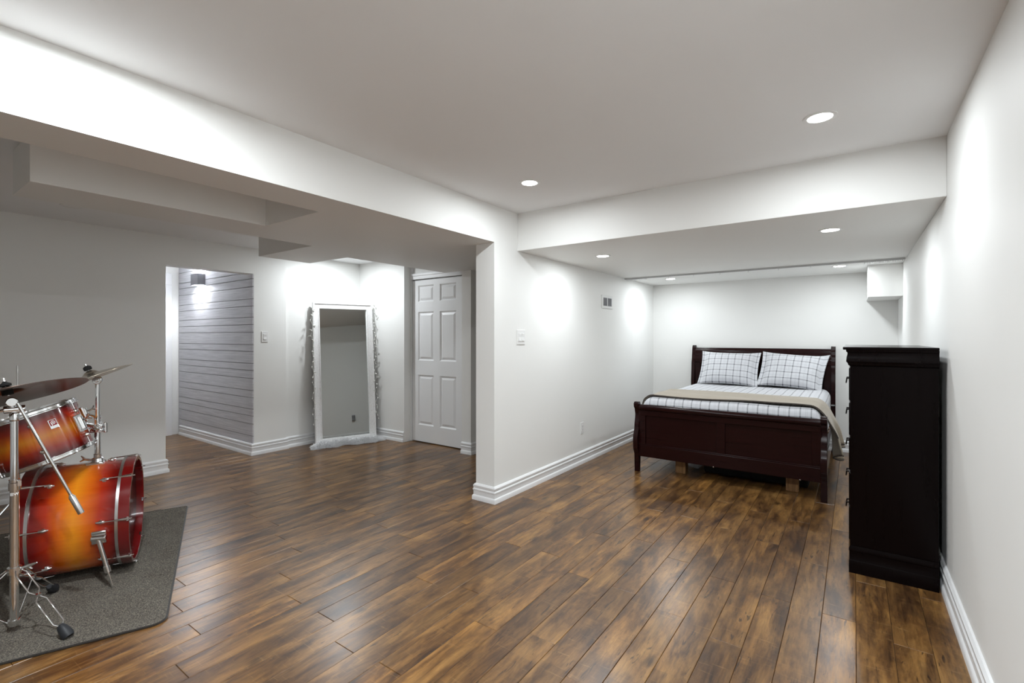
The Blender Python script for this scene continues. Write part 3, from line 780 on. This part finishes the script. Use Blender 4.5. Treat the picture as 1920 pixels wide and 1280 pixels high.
# ------------------------------------------------------------------ drum mat
mu_, mv_ = Vector((-.921, .389, 0)), Vector((-.389, -.921, 0))
P1 = Vector((-2.54, .852, 0)); LU, LV, rc = 1.75, 2.1, .06
def outline(grow):
    pts = []
    for (cu, cv, a0) in ((rc, rc, 180), (LU-rc, rc, 270), (LU-rc, LV-rc, 0), (rc, LV-rc, 90)):
        rr = rc if (cu, cv) == (rc, rc) else .02
        cu = rr if cu == rc else LU-rr; cv = rr if cv == rc else LV-rr
        for k in range(7):
            a = R(a0+15*k); pts.append((cu+(rr+grow)*math.cos(a), cv+(rr+grow)*math.sin(a)))
    return pts
t = thing('drum_mat', 'speckled grey carpet mat with dark bound edge under the drums', 'mat', tuple(P1))
MB().prism(outline(-.006), (0, 0, 0), mu_, mv_, (0, 0, 1), .0005, .009).build('carpet', 'carpet', t)
pts = [mu_*a+mv_*c+Vector((0, 0, .0055)) for a, c in outline(-.004)]
MB().tube(pts, .0052, 8, closed=True).build('binding', 'hairedge', t, True)

# ------------------------------------------------------------------ drums
DROT = R(-23.0)
def lug_set(t, y_lug, y_claw, rad, zc, sgn, mat='chrome'):
    for k in range(8):
        a = R(39+45*k)            # 0 = toward +x, positive = down
        d = Vector((math.cos(a), 0, -math.sin(a))); c = Vector((0, 0, zc))
        p = c+d*rad
        lug = MB(); tang = Vector((0, 1, 0)).cross(d)
        lug.lathe([(.0, .012), (.007, .011), (.011, .006), (.013, -.004)], 14, p+Vector((0, y_lug, 0)), d)
        lug.tube([p+Vector((0, y_lug-.018*sgn, 0))+d*.003, p+Vector((0, y_lug, 0))+d*.008, p+Vector((0, y_lug+.018*sgn, 0))+d*.006], [.004, .009, .006], 10)
        lg = lug.build('lug', mat, t, 50)
        MB().cyl(p+d*.012+Vector((0, y_lug, 0)), p+d*.020+Vector((0, y_claw+.02*sgn, 0)), .003, n=8).build('tension_rod', mat, lg, True)
        cl = MB(); q = p+d*.014
        cl.tube([q+Vector((0, y_claw-.045*sgn, 0)), q+Vector((0, y_claw-.01*sgn, 0)), q+Vector((0, y_claw+.014*sgn, 0))], [.004, .008, .010], 10)
        cl.obox(q+Vector((0, y_claw+.012*sgn, 0))-d*.012, d, tang, (0, 1, 0), .018, .010, .004)
        cl.cyl(q+Vector((0, y_claw+.012*sgn, 0)), q+Vector((0, y_claw+.030*sgn, 0)), .0035, n=8)
        cl.build('claw_hook', mat, lg, 50)
BC = Vector((-3.473, .781, 0)); BR, BZ = .283, .314
bd = thing('bass_drum', 'sunburst bass drum with chrome claws lying on the speckled mat', 'drum', tuple(BC), DROT)
def ring(r0, r1, y0, y1, zc=BZ, n=64):
    return MB().lathe([(r0, y0), (r1, y0), (r1, y1), (r0, y1)], n, (0, 0, zc), (0, 1, 0), True)
sh = ring(BR-.008, BR, -.178, .178).build('shell', 'burst_bass', bd, 50)
for s in (1, -1):
    a, c = sorted((s*.179, s*.226)); ring(BR-.008, BR+.012, a, c).build('hoop', 'redlac', bd, 50, .002)
    a, c = sorted((s*.166, s*.180)); ring(BR-.002, BR+.010, a, c).build('metal_band', 'chrome_dull', bd, 50)
    MB().disc((0, s*.190, BZ), (0, s, 0), BR-.004, 48).build('drum_head', 'blackhead' if s > 0 else 'clearhead', bd)
    lug_set(bd, s*.108, s*.209, BR, BZ, s)
for sx in (1, -1):   # spurs
    a = R(8); d = Vector((sx*math.cos(a), 0, -math.sin(a))); p = Vector((0, .105, BZ))+d*BR
    br_ = MB().obox(p+d*.010, d, (0, 1, 0), Vector((0, 1, 0)).cross(d), .014, .030, .034)
    br_.cyl(p+d*.02+Vector((0, -.03, 0)), p+d*.03+Vector((0, .032, 0)), .017, n=14)
    bk = br_.build('spur_bracket', 'chrome', bd, 40, .005)
    e = Vector((sx*.330, .165, .012)); q = p+d*.030+Vector((0, .0, .0)); mid = q.lerp(e, .62)
    MB().cyl(q, mid, .011, n=14).build('spur_tube', 'chrome', bk, True)
    MB().cyl(q.lerp(e, .56), q.lerp(e, .68), .0145, n=12).build('spur_nut', 'chrome', bk, 40)
    MB().cyl(mid, e, .006, .005, n=10).build('spur_tip', 'chrome', bk, True)

# tom holder post standing on the bass drum
hb = BC+Matrix.Rotation(DROT, 3, 'Z') @ Vector((0, .050, 0))
th = thing('tom_holder', 'chrome post on the bass drum carrying the toms and a small cymbal', 'drum hardware', (hb.x, hb.y, BZ+BR-.004), DROT)
pl = MB().box(-.038, .038, -.045, .032, -.004, .012); pl.build('base_plate', 'chrome', th, 40, .004)
MB().lathe([(.030, .010), (.026, .030), (.018, .034), (.018, .052), (.014, .056)], 20).build('base_collar', 'chrome', th, 40)
wn = MB().tube([(0, -.02, .02), (0, -.055, .030), (0, -.070, .050)], [.006, .007, .003], 8); wn.tube([(0, -.055, .030), (0, -.075, .018)], [.006, .003], 8); wn.build('wing_bolt', 'chrome', th, True)
MB().cyl((0, 0, .03), (0, 0, .215), .0145, n=20).build('post', 'chrome', th, 40)
MB().cyl((0, 0, .20), (0, 0, .465), .0105, n=20).build('upper_post', 'chrome', th, 40)
cl = MB().box(-.026, .026, -.030, .026, .176, .196); cl.box(-.026, .026, -.030, .026, .202, .222); cl.box(-.022, .022, -.025, .022, .19, .21); cl.cyl((0, .034, .17), (0, .034, .228), .010, n=14); cl.build('clamp', 'chrome', th, 40, .004)
for sx, pts in ((1, [(.018, -.004, .199), (.075, .002, .206), (.135, -.002, .236), (.176, -.031, .250)]), (-1, [(-.018, -.004, .199), (-.11, -.010, .212), (-.22, -.046, .236), (-.296, -.099, .240)])):
    MB().tube(pts, [.011, .011, .011, .009], 12).build('tom_arm', 'chrome', th, True)
    MB().ball((sx*.050, .0, .203), .020, 14).build('ball_joint', 'chrome', th, True)
    b = MB().tube([(sx*.05, .0, .220), (sx*.05, .002, .245), (sx*.066, .0, .262)], [.005, .006, .003], 8); b.tube([(sx*.05, .002, .245), (sx*.034, .004, .262)], [.006, .003], 8); b.build('wing_nut', 'chrome', th, True)
kn = MB().cyl((-.022, 0, .465), (.022, 0, .465), .021, n=20); kn.cyl((-.03, 0, .465), (.03, 0, .465), .009, n=12); kn.build('tilter', 'chrome', th, 40, .003)
CN2 = Vector((0, -.43, 1)).normalized()
c2l = Vector((0, -.034, .512))
MB().tube([(0, 0, .47), tuple(c2l-CN2*.02), tuple(c2l+CN2*.05)], .005, 10).build('cymbal_rod', 'chrome', th, True)
MB().cyl(c2l-CN2*.016, c2l-CN2*.002, .016, n=16).build('lower_felt', 'felt', th, 40)
MB().lathe([(.014, .012), (.019, .016), (.019, .030), (.012, .036), (.006, .038)], 16, c2l, CN2).build('top_felt', 'felt', th, 40)

def tom(label, cl_, R_, H_, tilt, roll=0):
    c = BC+Matrix.Rotation(DROT, 3, 'Z') @ Vector((cl_[0], cl_[1], 0))
    t = thing('tom_drum', label, 'drum', (c.x, c.y, cl_[2]), DROT, 'rack toms')
    t.rotation_euler = (R(tilt), R(roll), DROT)
    h = H_/2
    MB().lathe([(R_-.006, -h), (R_, -h), (R_, h), (R_-.006, h)], 56, (0, 0, 0), (0, 0, 1), True).build('shell', 'burst_tom', t, 50)
    for s in (1, -1):
        hp_ = [(R_-.001, s*(h-.004)), (R_+.004, s*(h-.006)), (R_+.014, s*(h-.004)), (R_+.014, s*(h+.000)), (R_+.006, s*(h+.003)), (R_+.006, s*(h+.014)), (R_+.010, s*(h+.017)), (R_+.001, s*(h+.019)), (R_+.0, s*(h))]
        MB().lathe(hp_, 56, closed=True).build('hoop', 'chrome', t, 40)
        MB().disc((0, 0, s*(h+.004)), (0, 0, s), R_, 48).build('drum_head', 'clearhead', t)
    for k in range(6):
        a = R(12+60*k); d = Vector((math.cos(a), math.sin(a), 0))
        for s in (1, -1):
            z = s*(h-.048)
            lg = MB(); lg.lathe([(0, .022), (.007, .021), (.011, .015), (.012, .010), (.009, .005), (.009, 0)], 14, d*R_+Vector((0, 0, z)), d)
            lo_ = lg.build('lug', 'chrome', t, 50)
            rr = MB().cyl(d*(R_+.011)+Vector((0, 0, z)), d*(R_+.011)+Vector((0, 0, s*(h+.010))), .003, n=8)
            rr.cyl(d*(R_+.011)+Vector((0, 0, s*(h-.006))), d*(R_+.011)+Vector((0, 0, s*(h+.012))), .0055, n=8)
            rr.build('tension_rod', 'chrome', lo_, True)
    return t
tm1 = tom('large sunburst tom with square red badge, partly behind the chrome cymbal stand', (.115, -.165, .790), .186, .232, 19)
tm2 = tom('smaller sunburst tom half hidden behind the badged tom', (-.270, -.205, .785), .150, .195, 20, -3)
# badge on the first tom
a = R(36); d = Vector((math.cos(a), math.sin(a), 0)); tg = Vector((-math.sin(a), math.cos(a), 0)); up_ = Vector((0, 0, 1))
bp = d*(.186+.0015)+Vector((0, 0, .044))
bdg = MB().obox(bp, tg, up_, d, .017, .024, .0016).build('badge', 'chrome', tm1, 0, .002)
MB().obox(bp+d*.0012+up_*.006, tg, up_, d, .0135, .0145, .0012).build('badge_field', 'badge_red', bdg)
b = MB().lathe([(.0066, .0022), (.0092, .0022), (.0092, .0032), (.0066, .0032)], 20, bp+up_*.007, d, True); b.lathe([(0, .0034), (.0032, .0034), (.0036, .0022)], 14, bp+up_*.007, d)
b.obox(bp+d*.0028+up_*.000-tg*.0068, tg, up_, d, .0014, .007, .0006); b.build('badge_ring', 'chrome', bdg, 40)
# mounting bracket on each tom
for tm, R_ in ((tm1, .186), (tm2, .150)):
    sx = -1 if tm is tm1 else 1
    a = R(90-sx*-28) if tm is tm1 else R(62); a = R(72) if tm is tm1 else R(100)
    d = Vector((math.cos(a), math.sin(a), 0)); tg = Vector((-math.sin(a), math.cos(a), 0))
    mt = MB().obox(d*(R_+.006)+Vector((0, 0, .0)), tg, (0, 0, 1), d, .028, .046, .006).build('mount_plate', 'chrome', tm, 0, .004)
    MB().cyl(d*(R_+.008)+Vector((0, 0, -.034)), d*(R_+.008)+Vector((0, 0, .034)), .020, n=16).build('mount_socket', 'chrome', mt, 40, .002)
    b = MB().tube([d*(R_+.02)+Vector((0, 0, .01)), d*(R_+.05)+Vector((0, 0, .016)), d*(R_+.062)+Vector((0, 0, .034))], [.005, .006, .003], 8); b.tube([d*(R_+.05)+Vector((0, 0, .016)), d*(R_+.064)+Vector((0, 0, .004))], [.006, .003], 8); b.build('wing_bolt', 'chrome', mt, True)

def cymbal(label, loc, nrm_, r, mat):
    t = bpy.data.objects.new('cymbal', None); COL.objects.link(t); t.location = loc; t.empty_display_size = .05
    t.rotation_mode = 'QUATERNION'; t.rotation_quaternion = Vector((0, 0, 1)).rotation_difference(Vector(nrm_).normalized())
    tag(t, label, 'cymbal')
    rb = r*.21
    top = [(.006, 0), (rb*.3, -.002), (rb*.6, -.008), (rb*.85, -.017), (rb, -.021)]+[(rb+(r-rb)*f, -.021-.020*f**1.35-.0035*f) for f in (.12, .25, .4, .55, .7, .85, .95, 1)]
    bot = [(a, z-.0014) for a, z in reversed(top)]
    MB().lathe(top+bot, 72, closed=True).build('bronze_disc', mat, t, 40); return t
Rz = Matrix.Rotation(DROT, 3, 'Z')
c2w = Rz @ c2l+Vector((hb.x, hb.y, BZ+BR-.004))
cymbal('small pale polished cymbal tilted on top of the tom holder post', tuple(c2w+(Rz @ CN2)*.010), tuple((Rz @ CN2)+Vector((-.03, .02, 0))), .19, 'cym_pale')

# ------------------------------------------------------------------ cymbal stand
SP = Vector((-3.0, .4345, 0))
st = thing('cymbal_stand', 'chrome boom cymbal stand with wire tripod legs on the mat', 'cymbal stand', tuple(SP))
MB().cyl((0, 0, .035), (0, 0, .645), .0158, n=20).build('lower_tube', 'chrome', st, 40)
MB().cyl((0, 0, .64), (0, 0, .972), .0128, n=20).build('upper_tube', 'chrome', st, 40)
cl = MB().lathe([(.0158, .628), (.021, .630), (.021, .662), (.019, .664), (.019, .676), (.013, .678)], 20)
for s in (-1, 1): cl.obox((.018*s, .012, .660), (1, 0, 0), (0, 1, 0), (0, 0, 1), .008, .006, .012)
cl.build('memory_lock', 'chrome', st, 40)
tc = bpy.data.curves.new('lettering', 'FONT'); tc.body = 'EIW'; tc.size = .017; tc.extrude = .0004; tc.align_x = 'CENTER'
to = bpy.data.objects.new('tmp', tc); COL.objects.link(to); dg = bpy.context.evaluated_depsgraph_get()
tme = bpy.data.meshes.new_from_object(to.evaluated_get(dg)); bpy.data.objects.remove(to)
ra = math.atan2(.2069, -1.4285)+math.pi     # direction toward the camera
for v in tme.vertices:
    th_ = v.co.x/.0166; rr = .0164+v.co.z
    v.co = Vector((rr*math.cos(ra+th_), rr*math.sin(ra+th_), v.co.y+.608))
tme.materials.clear(); tme.materials.append(M['plastic']); o = bpy.data.objects.new('lettering', tme); COL.objects.link(o); o.parent = st
# upper and lower leg collars
MB().lathe([(.0158, .262), (.024, .264), (.024, .292), (.0158, .294)], 20).build('leg_collar', 'chrome', st, 40)
MB().lathe([(.0158, .040), (.022, .042), (.022, .062), (.0158, .064)], 20).build('lower_collar', 'chrome', st, 40)
wd_ = Vector((math.cos(ra+1.2), math.sin(ra+1.2), 0))
b = MB().tube([wd_*.02+Vector((0, 0, .282)), wd_*.05+Vector((0, 0, .288)), wd_*.075+Vector((0, 0, .296))], [.005, .0075, .003], 8); b.tube([wd_*.045+Vector((0, 0, .287)), wd_*.06+Vector((0, 0, .272))], [.006, .003], 8); b.build('wing_bolt', 'chrome', st, True)
for F in (Vector((-2.775, .545, 0)), Vector((-3.27, .60, 0)), Vector((-3.03, .14, 0))):
    e = F-SP; L = e.length; d = e.normalized(); s = Vector((-d.y, d.x, 0)); Z = Vector((0, 0, 1))
    A = d*.024+Z*.278; E = d*L+Z*.052; m_ = A.lerp(E, .44)
    lg = MB()
    for sg in (-1, 1):
        w_ = .020*sg
        lg.tube([A+s*.011*sg, A.lerp(E, .06)+s*w_, A.lerp(E, .36)+s*w_, A.lerp(E, .43)+s*.004*sg, A.lerp(E, .46)+s*.004*sg, A.lerp(E, .53)+s*w_, A.lerp(E, .92)+s*w_, A.lerp(E, .98)+s*.005*sg, E+s*.005*sg], .0031, 8)
    lg.obox(m_, s, (0, 0, 1), d, .010, .006, .008)
    lo_ = lg.build('leg', 'chrome', st, 50)
    fd = (E-A).normalized()
    ft = MB().tube([E-fd*.012, E+fd*.004, E+fd*.038, E+fd*.052], [.011, .018, .023, .019], 14)
    ft.v = [(x, y, max(z, .0085)) for x, y, z in ft.v]; ft.build('rubber_foot', 'rubber', lo_, 40)
    MB().tube([d*.02+Z*.052, m_], .0028, 8).build('brace', 'chrome', st, True)
# boom clamp, boom rod with weight, tilter
topz = .972
camd = Vector((math.cos(ra), math.sin(ra), 0)); rt = Vector((-camd.y, camd.x, 0))
if rt.dot(Vector((.58, .81, 0))) < 0: rt = -rt          # rightward in the picture
b = MB().cyl(Vector((0, 0, topz+.012))-rt*.034, Vector((0, 0, topz+.012))+rt*.034, .016, n=18); b.lathe([(.0128, .932), (.017, .935), (.017, .962), (.012, .972)], 18); b.build('boom_clamp', 'chrome', st, 40, .003)
b = MB().tube([Vector((0, 0, topz+.012))-rt*.03, Vector((0, 0, topz+.006))-rt*.055, Vector((0, 0, topz-.012))-rt*.062], [.006, .007, .004], 8); b.build('clamp_wing', 'chrome', st, True)
B0 = Vector((0, 0, topz+.012))+rt*.020+camd*.022; B1 = B0+rt*.195+Vector((0, 0, -.500))+camd*.03
bdv = (B1-B0).normalized()
MB().cyl(B0-bdv*.03, B1, .0062, n=12).build('boom_rod', 'chrome', st, True)
cw = MB().tube([B1-bdv*.100, B1-bdv*.092, B1-bdv*.088, B1], [.007, .0095, .0125, .0125], 16); cw.build('counterweight', 'chrome_dull', st, 40)
CN1 = Vector((-.26, -.18, 1)).normalized()
C1 = Vector((0, 0, topz+.102))-rt*.024
MB().cyl(Vector((0, 0, topz+.02)), Vector((0, 0, topz+.045))-rt*.006, .008, n=12).build('neck', 'chrome', st, True)
b = MB().cyl(Vector((0, 0, topz+.045))-rt*.008-camd*.016, Vector((0, 0, topz+.045))-rt*.008+camd*.016, .020, n=18); b.build('tilter', 'chrome', st, 40, .003)
MB().cyl(C1-CN1*.03, C1+CN1*.05, .0045, n=10).build('cymbal_rod', 'chrome', st, True)
MB().cyl(C1-CN1*.026, C1-CN1*.004, .019, n=16).build('lower_felt', 'felt', st, 40)
MB().lathe([(.014, .012), (.020, .014), (.020, .022), (.010, .028), (.006, .034)], 16, C1, CN1).build('top_felt', 'felt', st, 40)
cymbal('large dark bronze cymbal seen from below on the boom stand', tuple(SP+C1+CN1*.010), tuple(CN1), .268, 'cym_dark')

# hi-hat stand beyond the bass drum: only its thin pull rod shows above the dark cymbal
hh = thing('hi_hat_stand', 'hi-hat stand whose thin pull rod rises behind the dark cymbal', 'cymbal stand', (-4.27, .632, .009))
MB().cyl((0, 0, .001), (0, 0, .66), .013, n=16).build('tube', 'chrome', hh, True)
MB().cyl((0, 0, .60), (0, 0, 1.113), .0045, n=10).build('pull_rod', 'chrome_dull', hh, True)
for k in range(3):
    a = R(40+120*k); d = Vector((math.cos(a), math.sin(a), 0)); MB().tube([(0, 0, .30), tuple(d*.24+Vector((0, 0, .007)))], .007, 8).build('leg', 'chrome', hh, True)
for z, s in ((.70, -1), (.725, 1)):
    MB().lathe([(.006, s*.016), (.03, s*.014), (.04, s*.004), (.17, s*-.010), (.17, s*-.011), (.04, s*.003), (.006, s*.014)], 40, (0, 0, z)).build('hat_cymbal', 'cym_dark', hh, 40)
